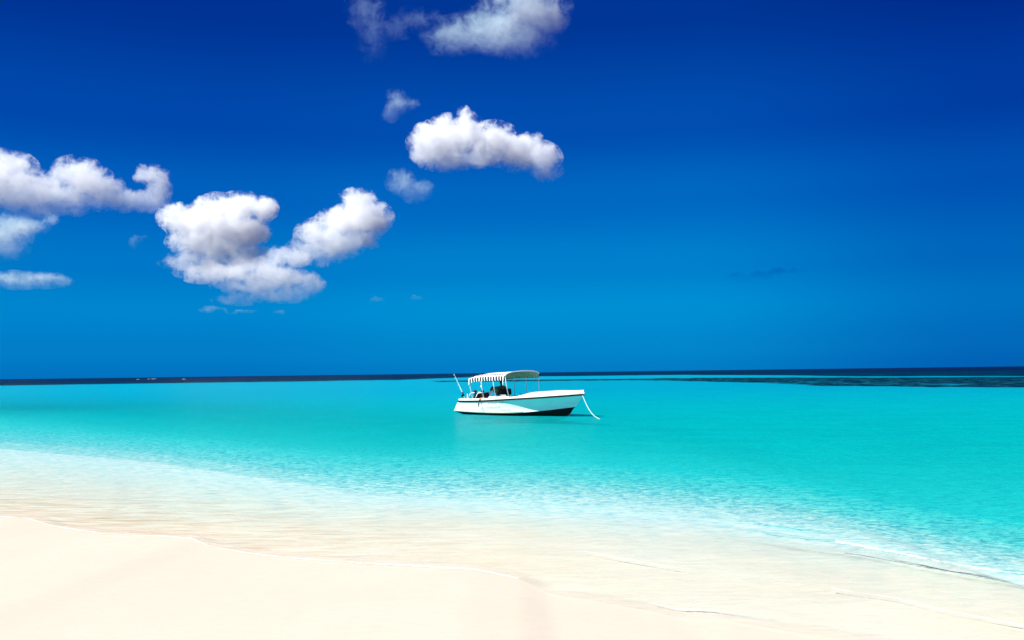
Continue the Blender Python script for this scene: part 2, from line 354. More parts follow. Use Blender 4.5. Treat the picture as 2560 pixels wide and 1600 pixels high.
def foam_strip(f, x0, x1, off, wid, cover, zf, dx=.025, nv=6, seed=0):
    xs = np.arange(x0, x1, dx); base = len(fv); n = len(xs)
    wob = .05*vnoise(xs*1.7, xs*0, seed)+.03*vnoise(xs*6, xs*0, seed+1); ww = wid*(1+1.3*vnoise(xs*.9, xs*0, seed+2)+.9*vnoise(xs*4, xs*0, seed+3))
    cv = cover+.35*vnoise(xs*.6, xs*0, seed+4)+.25*vnoise(xs*2.7, xs*0, seed+7)
    y0 = f(xs)+off+wob; v = np.linspace(0, 1, nv)[None, :]
    yy = y0[:, None]+(v-.5)*ww[:, None]; xx = np.repeat(xs[:, None], nv, 1)
    zz = zf(xx, yy)+.003+.004*np.sin(math.pi*v)
    fv.extend(map(tuple, np.stack([xx, yy, zz], -1).reshape(-1, 3).tolist())); fc.extend((cv[:, None]-(np.abs(v-.5)*2)**3*.5).ravel().tolist())
    for i in range(n-1):
        for j in range(nv-1):
            a_ = base+i*nv+j; ff_.append((a_, a_+nv, a_+nv+1, a_+1))
surf = lambda x, y: np.maximum(water_z(x, y), sand_z(x, y))
xa, xb = ground(0, 1293)[0]-2.5, ground(1300, 1447)[0]
foam_strip(yS, xa, xb, 0.0, .085, .64, surf, seed=20)
foam_strip(yS, xa, ground(1100, 1420)[0], .16, .10, .26, surf, seed=25)
w1 = curve(W1_PTS); w2 = curve(W2_PTS); w0 = curve(W0_PTS)
foam_strip(w1, ground(2230, 1390)[0], ground(2750, 1480)[0], .25, .60, .52, surf, nv=14, seed=30)
foam_strip(w1, ground(2080, 1360)[0], ground(2750, 1480)[0], .02, .06, .50, surf, seed=40)
foam_strip(w2, ground(2080, 1475)[0], ground(2750, 1610)[0], .0, .060, .64, surf, seed=50)
foam_strip(w2, ground(1290, 1343)[0], ground(2080, 1475)[0], .0, .06, .30, surf, seed=60)
foam_strip(yS, ground(1640, 1530)[0], ground(1900, 1555)[0], .35, .05, .42, surf, seed=70)
for (fx, fy, w_) in [(382, 945.5, 1.3), (388, 944.8, 1.1), (372, 945.8, .7), (345, 946.8, .6), (460, 946.2, .7)]:
    gx, gy = ground(fx, fy+2.2); base = len(fv)
    for j in range(3):
        for i in range(5):
            fv.append((gx+(i-2)*w_*.6, gy+(j-1)*4, .12+.25*(j == 1)*(abs(i-2) < 2))); fc.append(.62-.1*abs(i-2))
    for j in range(2):
        for i in range(4):
            a_ = base+j*5+i; ff_.append((a_, a_+1, a_+6, a_+5))
me = bpy.data.meshes.new('foam'); me.from_pydata(fv, [], ff_); attr(me, 'cover', fc)
tag(link('foam', me, foam_m, smooth=True), kind='stuff', label='thin white foam along the swash line and the small breaker', cat='foam')

# ------------------------------------------------------------------ boat
BS = 1.04
boat = bpy.data.objects.new('motorboat', None); col.objects.link(boat)
boat.location = (-2.28, 56.5, 0); boat.rotation_euler = (R(1.6), 0, R(-44)); boat.scale = (BS,)*3
boat.empty_display_size = .5
tag(boat, 'white open motorboat with striped canopy anchored on the turquoise water', 'boat')
white = simple('white_gelcoat', (.80, .80, .78), .28, .5, .05, 2)
# faded yellow-orange lettering and rust bloom live in the hull paint
hullm, t, out = mat('hull_paint')
p = t.nodes.new('ShaderNodeBsdfPrincipled'); t.links.new(p.outputs[0], out.inputs[0]); p.inputs['Roughness'].default_value = .32
tcn = t.nodes.new('ShaderNodeTexCoord'); st = noise(t, tcn.outputs['Object'], 1, 5, .65, .4, (1.2, 1.2, 5)); st2 = noise(t, tcn.outputs['Object'], 3, 6, .7, 1.0, (1, 1, 1))
hc = ramp(t, st, [(.3, (.68, .76, .74)), (.5, (.78, .85, .84))])
hc = mixc(t, mth(t, 'MULTIPLY_ADD', st2, 8, -5.2, clamp=True), hc, (.52, .50, .40))
t.links.new(hc, p.inputs['Base Color'])
black = simple('black_paint', (.008, .008, .009), .8, .1, .2)
rubber = simple('black_rubber', (.008, .008, .009), .8, .1, .2)
navyc = simple('navy_vinyl', (.012, .010, .02), .5, .4, .3, 10, bump=.4)
alu = simple('white_tube', (.78, .80, .80), .3, .5, .04)
cream = simple('cream_trim', (.72, .62, .42), .5, .4, .2, 3)
greyc = simple('grey_canvas', (.15, .14, .125), .85, .2, .35, 4, bump=.6)
darkc = simple('charcoal_canvas', (.02, .022, .024), .8, .2, .3, 5, bump=.5)
orange = simple('orange_float', (.75, .22, .06), .5, .4, .1)
yell = simple('faded_yellow_paint', (.70, .64, .36), .5, .4, .3, 14)
oran = simple('faded_orange_paint', (.78, .60, .38), .5, .4, .3, 14)

I_ = lambda x, xs, v: float(np.interp(x, xs, v))
def smooth_interp(xs, v):
    # Catmull-Rom style sampling
    xs = np.array(xs, float); v = np.array(v, float); dm = np.gradient(v, xs)
    def f(x):
        x = min(max(x, xs[0]), xs[-1]); i = min(np.searchsorted(xs, x, side='right')-1, len(xs)-2)
        h = xs[i+1]-xs[i]; q = (x-xs[i])/h
        return float((2*q**3-3*q**2+1)*v[i]+(q**3-2*q**2+q)*h*dm[i]+(-2*q**3+3*q**2)*v[i+1]+(q**3-q**2)*h*dm[i+1])
    return f
# each curve runs along the hull from transom to stem: parameter s in 0..1
SS = [0, .12, .25, .40, .52, .62, .72, .80, .87, .93, .97, 1.0]
gun = (smooth_interp(SS, [0, .97, 2.0, 3.2, 4.2, 5.0, 5.8, 6.5, 7.1, 7.6, 7.93, 8.12]),
       smooth_interp(SS, [1.24, 1.30, 1.33, 1.335, 1.30, 1.23, 1.08, .88, .63, .37, .17, .012]),
       smooth_interp(SS, [.80, .81, .84, .90, .95, .99, 1.03, 1.07, 1.10, 1.13, 1.15, 1.16]))
boot = (smooth_interp(SS, [-.52, .62, 1.72, 2.95, 3.9, 4.65, 5.4, 6.05, 6.6, 7.05, 7.35, 7.55]),
        smooth_interp(SS, [1.12, 1.16, 1.18, 1.15, 1.04, .90, .68, .48, .31, .16, .07, .010]),
        smooth_interp(SS, [.21, .18, .16, .16, .18, .22, .28, .34, .40, .45, .485, .51]))
keel = (smooth_interp(SS, [-.05, .8, 1.75, 2.9, 3.75, 4.45, 5.1, 5.65, 6.15, 6.55, 6.9, 7.2]),
        smooth_interp(SS, [.0]*12),
        smooth_interp(SS, [-.30, -.34, -.36, -.38, -.38, -.38, -.36, -.33, -.27, -.18, -.03, .16]))
def P(c, s, side): return Vector((c[0](s), c[1](s)*side, c[2](s)))
NS = 64
def topside_pt(s, v, side):
    a, b_ = P(gun, s, side), P(boot, s, side); q = a.lerp(b_, v)
    k = -.03+.20*float(sstep(.22, .90, s))
    q.y -= side*k*(1-.9*float(sstep(.9, 1.0, s)))*math.sin(math.pi*v)
    if q.y*side < .008: q.y = .008*side
    return q
def loft(bm, fn, nv, ns=NS, s0=0, s1=1):
    for side in (-1, 1):
        g = [[bm.verts.new(fn(s0+(s1-s0)*i/ns, j/nv, side)) for j in range(nv+1)] for i in range(ns+1)]
        for i in range(ns):
            for j in range(nv): bm.faces.new((g[i][j], g[i+1][j], g[i+1][j+1], g[i][j+1]))
bm = bmesh.new(); loft(bm, topside_pt, 12)
# stem plate closing both sides and transom
g = [[bm.verts.new(topside_pt(1, j/12, sd)) for j in range(13)] for sd in (-1, 1)]
for j in range(12): bm.faces.new((g[0][j], g[0][j+1], g[1][j+1], g[1][j]))
hull = from_bm('hull', bm, hullm, boat, True)
bm = bmesh.new()
g = [[bm.verts.new(topside_pt(0, j/8, sd)+Vector((-.004, 0, 0))) for j in range(9)] for sd in (-1, 1)]
for j in range(8): bm.faces.new((g[0][j], g[0][j+1], g[1][j+1], g[1][j]))
from_bm('transom', bm, white, boat)
bm = bmesh.new()
def bottom_pt(s, v, side):
    q = P(boot, s, side).lerp(P(keel, s, side), v); q.z += .05*math.sin(math.pi*v); q.y *= 1+.06*math.sin(math.pi*v); return q
loft(bm, bottom_pt, 8)
g = [bm.verts.new(bottom_pt(0, j/8, -1)) for j in range(9)]+[bm.verts.new(bottom_pt(0, j/8, 1)) for j in range(7, -1, -1)]
bm.faces.new(g)
from_bm('hull_bottom', bm, black, boat, True)
def strip(name, c0, mt, off, w, h, z0=0, s0=0, s1=1, fn=None):
    bm = bmesh.new()
    for side in (-1, 1):
        pr = []
        for i in range(NS+1):
            s = s0+(s1-s0)*i/NS; q = fn(s, side) if fn else P(c0, s, side)
            q = q+Vector((0, 0, z0)); o_ = off
            pr.append([bm.verts.new(q+Vector((0, side*(o_+a), b_))) for a, b_ in ((0, -h/2), (w*.7, -h/2), (w, -h/4), (w, h/4), (w*.7, h/2), (0, h/2))])
        for i in range(NS):
            for j in range(6): bm.faces.new((pr[i][j], pr[i+1][j], pr[i+1][(j+1) % 6], pr[i][(j+1) % 6]))
        bm.faces.new(pr[0]); bm.faces.new(pr[-1])
    return from_bm(name, bm, mt, boat)
strip('rub_rail', gun, rubber, -.01, .075, .085, z0=-.02)
strip('chine_trim', boot, cream, -.015, .04, .05, z0=.045, s1=.62, fn=lambda s, sd: topside_pt(s, .95, sd)+Vector((0, 0, -.03)))
# side decks (coaming) and crowned foredeck
bm = bmesh.new()
def coam(s, v, side):
    q = P(gun, s, side); inn = .22
    prof = [(0, .025), (0, .09), (-.03, .115), (-.17, .125), (-.22, .11), (-.23, -.05)]
    a, b_ = prof[int(round(v*5))]; lift = .05*float(sstep(.30, .42, s))*(1-float(sstep(.44, .5, s)))
    return Vector((q.x, side*max(abs(q.y)+a, .01), q.z+b_+(lift if b_ > .1 else 0)))
loft(bm, coam, 5, 50, 0, .56)
from_bm('gunwale', bm, white, boat, False)
bm = bmesh.new()
def fdeck(s, v, side):
    q = P(gun, s, side); w_ = abs(q.y); e = sstep(.50, .60, s)*(1-.45*sstep(.75, 1, s))
    if v < .12: return Vector((q.x, side*w_, q.z+.025+v/.12*.08))
    u_ = (v-.12)/.88
    return Vector((q.x+(.02 if s < .99 else 0), side*w_*(1-u_), q.z+.105+(.02+.17*float(e))*math.sin(u_*math.pi/2)**.8))
loft(bm, fdeck, 14, 50, .50, 1.0)
a0 = fdeck(1, 0, 1)
from_bm('foredeck', bm, white, boat, True)
# front bulkhead, floor, inner lining
bm = bmesh.new()
g = [bm.verts.new(fdeck(.50, j/14, -1)+Vector((-.02, 0, 0))) for j in range(15)]+[bm.verts.new(fdeck(.50, j/14, 1)+Vector((-.02, 0, 0))) for j in range(13, -1, -1)]
g += [bm.verts.new((4.0, .8, .27)), bm.verts.new((4.0, -.8, .27))]; bm.faces.new(g)
from_bm('bulkhead', bm, white, boat)
bm = bmesh.new()
for i in range(21):
    pass
fl = [(P(gun, .53*i/20, 1).x, P(gun, .53*i/20, 1).y-.36) for i in range(21)]
vs_ = [(bm.verts.new((x, y, .25)), bm.verts.new((x, -y, .25))) for x, y in fl]
for i in range(20): bm.faces.new((vs_[i][0], vs_[i+1][0], vs_[i+1][1], vs_[i][1]))
from_bm('cockpit_floor', bm, simple('deck_grey', (.42, .44, .42), .7, .3, .1), boat)
bm = bmesh.new()
for sd in (-1, 1):
    vv = [(bm.verts.new((x, sd*y, .25)), bm.verts.new((x, sd*(y+.005), P(gun, .53*i/20, 1).z+.06))) for i, (x, y) in enumerate(fl)]
    for i in range(20): bm.faces.new((vv[i][0], vv[i+1][0], vv[i+1][1], vv[i][1]))
v4 = [bm.verts.new((fl[0][0]+.05, y, z)) for y, z in ((-1.0, .25), (1.0, .25), (1.0, .86), (-1.0, .86))]; bm.faces.new(v4)
from_bm('cockpit_lining', bm, white, boat)

# canopy: arched cloth roof, striped scalloped valances, posts
stripem, t, out = mat('striped_canvas')
p = t.nodes.new('ShaderNodeBsdfPrincipled'); p.inputs['Roughness'].default_value = .8
tcn = t.nodes.new('ShaderNodeTexCoord'); s_ = t.nodes.new('ShaderNodeSeparateXYZ'); t.links.new(tcn.outputs['Object'], s_.inputs[0])
wv = mth(t, 'FRACT', mth(t, 'DIVIDE', s_.outputs['X'], .205))
isd = mth(t, 'LESS_THAN', mth(t, 'ABSOLUTE', mth(t, 'SUBTRACT', wv, .5)), .32)
low = isd
cc = mixc(t, low, (.74, .73, .71), (.012, .010, .018))
t.links.new(cc, p.inputs['Base Color'])
tl = t.nodes.new('ShaderNodeBsdfTranslucent'); t.links.new(cc, tl.inputs[0]); mx = t.nodes.new('ShaderNodeMixShader'); mx.inputs[0].default_value = .07
t.links.new(p.outputs[0], mx.inputs[1]); t.links.new(tl.outputs[0], mx.inputs[2]); t.links.new(mx.outputs[0], out.inputs[0])
clothm, t, out = mat('white_canvas')
p = t.nodes.new('ShaderNodeBsdfPrincipled'); p.inputs['Roughness'].default_value = .8; tcn = t.nodes.new('ShaderNodeTexCoord')
cc = ramp(t, noise(t, tcn.outputs['Object'], 5, 5, .6, 0, (1, .3, 1)), [(.3, (.62, .61, .57)), (.6, (.76, .75, .72))]); t.links.new(cc, p.inputs['Base Color'])
tl = t.nodes.new('ShaderNodeBsdfTranslucent'); t.links.new(cc, tl.inputs[0]); mx = t.nodes.new('ShaderNodeMixShader'); mx.inputs[0].default_value = .07
t.links.new(p.outputs[0], mx.inputs[1]); t.links.new(tl.outputs[0], mx.inputs[2]); t.links.new(mx.outputs[0], out.inputs[0])
CB, CX0, CX1 = 1.34, 1.0, 3.82
def eave(x): return I_(x, [CX0, 1.35, 2.2, CX1], [1.98, 2.07, 2.12, 2.15])
def roof_pt(x, a):      # a from -1 (starboard eave) to 1
    e = eave(x); rise = I_(x, [CX0, 1.25, 1.9, CX1], [.14, .20, .23, .24])
    sag = -.012*abs(math.sin((x-CX0)/.93*math.pi))
    return Vector((x+.05*(1-abs(a)), CB*math.sin(a*math.pi/2*.92)/math.sin(math.pi/2*.92), e+rise*max(0, math.cos(a*math.pi/2*.98))**.62+sag))
bm = bmesh.new(); nx, na = 28, 24
for off in (0, -.012):
    g = [[bm.verts.new(roof_pt(CX0+(CX1-CX0)*i/nx, -1+2*j/na)+Vector((0, 0, off))) for j in range(na+1)] for i in range(nx+1)]
    for i in range(nx):
        for j in range(na): bm.faces.new((g[i][j], g[i+1][j], g[i+1][j+1], g[i][j+1]))
    if off == 0: g0 = g
for i in range(nx):
    for j in (0, na): bm.faces.new((g0[i][j], g0[i+1][j], g[i+1][j], g[i][j]))
for j in range(na):
    for i in (0, nx): bm.faces.new((g0[i][j], g0[i][j+1], g[i][j+1], g[i][j]))
canopy = from_bm('canopy', bm, clothm, boat, True)
linm = simple('green_lining', (.30, .50, .36), .85, .2, .12, 6)
bm = bmesh.new(); g = [[bm.verts.new(roof_pt(CX0+.01+(CX1-CX0-.02)*i/nx, (-1+2*j/na)*.985)+Vector((0, 0, -.022))) for j in range(na+1)] for i in range(nx+1)]
for i in range(nx):
    for j in range(na): bm.faces.new((g[i][j], g[i+1][j], g[i+1][j+1], g[i][j+1]))
from_bm('canopy_lining', bm, linm, canopy, True)
def valance(sd):
    bm = bmesh.new(); n = 28*8; rowsv = []; rowsv2 = []
    for i in range(n+1):
        x = CX0+(CX1-CX0)*i/n; e = eave(x); ph = (x/.205) % 1
        dz = .185+.030*math.cos(2*math.pi*ph)+.09*(1-float(sstep(CX0, CX0+.15, x)))
        q = roof_pt(x, sd*.66); q1 = roof_pt(x, sd*.84)
        col_ = [q+Vector((0, sd*.006, .008)), q1+Vector((0, sd*.006, .008)), Vector((x, sd*(CB+.008), e+.01)), Vector((x, sd*(CB+.02+.008*math.sin(x*9)), e-dz*.5)), Vector((x, sd*(CB+.005+.02*math.sin(x*7+1)), e-dz))]
        rowsv.append([bm.verts.new(c_) for c_ in col_]); rowsv2.append([c_+Vector((0, -sd*.014, .0)) for c_ in col_[2:4]]+[col_[4]+Vector((0, -sd*.014, .035))])
    for i in range(n):
        for j in range(4): bm.faces.new((rowsv[i][j], rowsv[i+1][j], rowsv[i+1][j+1], rowsv[i][j+1]))
    from_bm('valance', bm, stripem, canopy, True)
    bm = bmesh.new()
    for r_ in rowsv2:
        pass
    vv = [[bm.verts.new(c_) for c_ in r_] for r_ in rowsv2]
    for i in range(n):
        for j in range(2): bm.faces.new((vv[i][j], vv[i+1][j], vv[i+1][j+1], vv[i][j+1]))
    from_bm('valance_lining', bm, linm, canopy, True)
valance(-1); valance(1)
bm = bmesh.new(); tube(bm, [roof_pt(CX1, -1+2*j/20)+Vector((.03, 0, .012)) for j in range(21)], .022); from_bm('canopy_hoop', bm, alu, canopy, True)
bm = bmesh.new(); tube(bm, [roof_pt(CX0, -1+2*j/20)+Vector((-.02, 0, -.0)) for j in range(21)], .022); from_bm('canopy_hoop', bm, alu, canopy, True)
for sd in (-1, 1):
    for x in (CX0+.02, CX0+.93, CX0+1.86, CX1):
        bm = bmesh.new(); xb = x+.10; sg = min(1, xb/8)
        yb = I_(xb, [0, 1, 2, 3.2, 4.2], [1.24, 1.30, 1.33, 1.335, 1.30])-.10; zb = I_(xb, [0, 1, 2, 3.2, 4.2], [.80, .81, .84, .90, .95])+.11
        tube(bm, [(xb, sd*yb, zb), (x+.03, sd*(CB-.05), zb+(eave(x)-zb)*.6), (x, sd*(CB-.02), eave(x)-.02)], .017)
        tube(bm, [(xb, sd*yb, zb-.01), (xb, sd*yb, zb+.03)], .05)
        from_bm('canopy_post', bm, alu, boat, True)

# cockpit furniture
def seat(x, y):
    bm = bmesh.new(); box(bm, (x, y, .78), (.50, .52, .16), .04); box(bm, (x, y, .52), (.34, .36, .52), .02)
    st_ = from_bm('helm_seat', bm, navyc, boat)
    bm = bmesh.new(); box(bm, (x+.16, y, 1.03), (.17, .54, .42), .05, Matrix.Rotation(R(12), 3, 'Y')); from_bm('backrest', bm, navyc, st_)
    bm = bmesh.new()
    for sd in (-1, 1):
        tube(bm, [(x-.38, y+sd*.28, .72), (x-.30, y+sd*.28, .98), (x-.14, y+sd*.28, 1.2), (x-.04, y+sd*.28, 1.24), (x+.2, y+sd*.27, 1.26)], .024)
    from_bm('seat_frame', bm, alu, st_, True)
    bm = bmesh.new(); blob(bm, (x+.05, y-.1, 1.31), (.10, .12, .08)); from_bm('headrest', bm, navyc, st_, True)
seat(.86, -.7); seat(1.44, -.7)
bm = bmesh.new()
g = [(2.04, .5), (2.04, .84), (2.22, 1.02), (2.80, 1.05), (2.80, .5)]
va = [bm.verts.new((x, -1.06, z)) for x, z in g]; vb = [bm.verts.new((x, -.62, z)) for x, z in g]
bm.faces.new(va); bm.faces.new(vb[::-1])
for i in range(5): bm.faces.new((va[i], va[(i+1) % 5], vb[(i+1) % 5], vb[i]))
bmesh.ops.bevel(bm, geom=list(bm.edges), offset=.02, segments=2, affect='EDGES')
from_bm('storage_box', bm, white, boat)
# steering console under a grey cover, dark post up to the roof
bm = bmesh.new(); box(bm, (2.30, .05, .66), (.46, .7, .82), .05); cons = from_bm('console', bm, white, boat)
bm = bmesh.new()
outl = [(1.66, 1.43), (1.72, 1.50), (1.95, 1.55), (2.15, 1.58), (2.22, 1.60), (2.32, 1.50), (2.42, 1.42), (2.50, 1.38), (2.50, 1.18), (2.30, 1.12), (2.05, 1.15), (1.85, 1.22), (1.68, 1.32)]
rings = []
for k in range(9):
    q_ = -1+2*k/8; ins = 1-.30*abs(q_)**3
    rings.append([bm.verts.new((2.1+(x-2.1)*ins+.03*math.sin(k*2.1+z*9), .0+q_*.42+.03*math.sin(x*7), 1.36+(z-1.36)*ins+.018*math.sin(x*13+k))) for x, z in outl])
for k in range(8):
    for i in range(len(outl)): bm.faces.new((rings[k][i], rings[k][(i+1) % len(outl)], rings[k+1][(i+1) % len(outl)], rings[k+1][i]))
bm.faces.new(rings[0]); bm.faces.new(rings[-1][::-1])
from_bm('console_cover', bm, greyc, cons)
bm = bmesh.new(); va = [bm.verts.new((x, -.46, z)) for x, z in ((2.14, 1.10), (2.30, 1.20), (2.52, 1.44), (2.60, 1.40), (2.62, 1.08))]; vb = [bm.verts.new((v.co.x, .40, v.co.z)) for v in va]
bm.faces.new(va); bm.faces.new(vb[::-1])
for i in range(5): bm.faces.new((va[i], va[(i+1) % 5], vb[(i+1) % 5], vb[i]))
bmesh.ops.bevel(bm, geom=list(bm.edges), offset=.03, segments=2, affect='EDGES')
from_bm('cover_skirt', bm, darkc, cons)
bm = bmesh.new(); tube(bm, [(2.21, .0, 1.55), (2.19, .0, 1.75), (2.17, .0, 2.0), (2.17, 0, 2.34)], [.045, .06, .08, .06]); from_bm('console_mast', bm, black, cons, True)
bm = bmesh.new()
tube(bm, [(1.80+.03*math.cos(a), -.3+.15*math.sin(a), 1.40+.15*math.cos(a)) for a in [2*math.pi*k/20 for k in range(20)]+[.01]], .028, caps=False); blob(bm, (1.80, -.3, 1.40), (.05, .12, .12)); from_bm('steering_wheel', bm, black, cons, True)
bm = bmesh.new(); tube(bm, [(1.45, -.42, 1.02), (1.98, -.42, 1.34)], .060, 14); po = from_bm('bolster', bm, white, boat, True)
bm = bmesh.new(); tube(bm, [(1.18, -.42, .94), (1.46, -.42, 1.03)], [.05, .08], 12); from_bm('bolster_end', bm, navyc, po, True)
for cx_, cz_, w_, h_ in ((2.86, .98, .20, .16), (3.22, 1.03, .34, .15)):
    bm = bmesh.new(); box(bm, (cx_, -.82, cz_), (w_, .36, h_), .04); from_bm('cushion', bm, darkc, boat)
for yy_ in (-.9, .6):
    bm = bmesh.new(); tube(bm, [(2.98, yy_, 1.12), (3.40, yy_, 1.12), (3.45, yy_, .95)], .02); from_bm('grab_rail', bm, alu, boat, True)
bm = bmesh.new(); tube(bm, [(.58, -1.08, .90), (.58, -1.08, 1.20)], [.035, .015]); from_bm('stern_light', bm, alu, boat, True)
bm = bmesh.new(); blob(bm, (1.75, -1.1, 1.62), (.05, .05, .10)); from_bm('hanging_lamp', bm, alu, boat, True)
bm = bmesh.new(); tube(bm, [(7.95, 0, 1.21), (8.12, 0, 1.22), (8.17, 0, 1.17)], .055, 10); from_bm('bow_roller', bm, alu, boat, True)
# worn lettering (unreadable in the photograph): slanting dabs of faded yellow and orange paint
def hull_pt(xx, vv, lift=.006):
    lo, hi = 0., 1.
    for _ in range(18):
        mid = (lo+hi)/2
        if topside_pt(mid, vv, -1).x < xx: lo = mid
        else: hi = mid
    return topside_pt(lo, vv, -1)+Vector((0, -lift, 0))
def lettering(x0, x1, v0, hgt, n, mt, seed):
    bm = bmesh.new(); rs = random.Random(seed); path = []
    for k in range(n):                      # joined-up strokes, one loop a letter
        a_, h_ = x0+(x1-x0)*k/n, hgt*rs.choice([.55, .6, .7, 1.0]); w_ = (x1-x0)/n
        path += [(a_, v0), (a_+.30*w_, v0-h_), (a_+.48*w_, v0-h_*.9), (a_+.35*w_, v0-h_*.1), (a_+.62*w_, v0+rs.choice([0, 0, .04]))]
    tube(bm, [hull_pt(x, v) for x, v in path], .011, 4)
    return from_bm('lettering', bm, mt, hull)
lettering(1.52, 2.30, .26, .15, 6, yell, 1); lettering(2.42, 3.15, .26, .15, 6, yell, 2); lettering(3.25, 3.60, .25, .13, 3, yell, 3)
lettering(2.28, 3.30, .60, .17, 7, yell, 4); lettering(3.18, 3.95, .82, .17, 5, oran, 5)
mark_m = simple('pale_mark', (.88, .90, .88), .2, .6, .02)  # small pale ovals on the bow topsides
def dab(xx, vv, w_, h_):
    bm = bmesh.new(); bm.faces.new([bm.verts.new(hull_pt(xx+w_*math.cos(2*math.pi*k/8)+.5*w_*math.sin(2*math.pi*k/8), vv+h_*math.sin(2*math.pi*k/8), .010)) for k in range(8)])
    from_bm('bow_mark', bm, mark_m, hull)
for q in [(5.02, .62, .035, .15), (4.88, .80, .03, .05), (5.72, .62, .03, .10), (6.32, .55, .045, .13), (6.42, .34, .05, .06), (6.68, .50, .035, .10), (4.6, .16, .03, .05), (6.9, .5, .025, .06)]: dab(*q)

boat_m = Matrix.Translation(boat.location) @ boat.rotation_euler.to_matrix().to_4x4() @ Matrix.Scale(BS, 4)
def W(p): return boat_m @ Vector(p)
# mooring rope from the bow into the water
A0 = W((8.02, -.03, 1.18)); gx, gy = ground(1505, 1048)
A1 = Vector((gx, gy, -.05)); pts = []
for i in range(29):
    q = i/28; v = A0.lerp(A1, q); v.z -= .42*math.sin(math.pi*q)*(1-.35*q); pts.append(v)
ropem = simple('pale_rope', (.70, .74, .68), .8, .2, .15, 30)
bm = bmesh.new(); tube(bm, pts, .015); tag(from_bm('mooring_rope', bm, ropem, None, True), 'pale mooring rope hanging from the bow down into the water', 'rope')
# fishing rod standing in the stern
rod = bpy.data.objects.new('fishing_rod', None); col.objects.link(rod); B0 = W((.48, -1.12, .84)); rod.location = B0
tag(rod, 'long pale fishing rod leaning aft over the stern of the boat', 'fishing rod')
tip = W((-.64, -.9, 2.26))-B0
bm = bmesh.new(); tube(bm, [tip*.0, tip*.3, tip*.62, tip*1.02], [.024, .020, .014, .007]); from_bm('rod_shaft', bm, simple('pale_rod', (.62, .74, .66), .4, .5, .2, 8), rod, True)
bm = bmesh.new(); tube(bm, [tip*.16, tip*.30], .042); from_bm('grip', bm, rubber, rod, True)
bm = bmesh.new(); c_ = tip*.17+Vector((-.09, -.02, 0)); tube(bm, [c_+Vector((0, -.05, 0)), c_+Vector((0, .05, 0))], .065, 14); from_bm('reel', bm, black, rod, True)
for q in (.45, .6, .75, .88, 1.0):
    bm = bmesh.new(); c_ = tip*q; tube(bm, [c_+Vector((.03*math.cos(a)-.02, 0, .03*math.sin(a))) for a in [2*math.pi*k/10 for k in range(11)]], .006, 5, False); from_bm('line_guide', bm, alu, rod, True)
# small orange float and dark line slung over the gunwale
fl_ = bpy.data.objects.new('float', None); col.objects.link(fl_); fl_.location = W((1.87, -1.28, .90))
tag(fl_, 'small orange float on a dark line slung over the side beside the seats', 'float')
bm = bmesh.new(); blob(bm, (0, 0, .03), (.11, .08, .07)); blob(bm, (.13, 0, .07), (.09, .07, .05)); from_bm('buoy', bm, orange, fl_, True)
bm = bmesh.new(); q = W((1.88, -1.44, .83))-fl_.location; tube(bm, [(0, 0, .08), q, q+Vector((-.02, -.02, -.18)), q+Vector((-.02, -.02, -.34))], [.02, .03, .035, .03]); from_bm('line', bm, black, fl_, True)

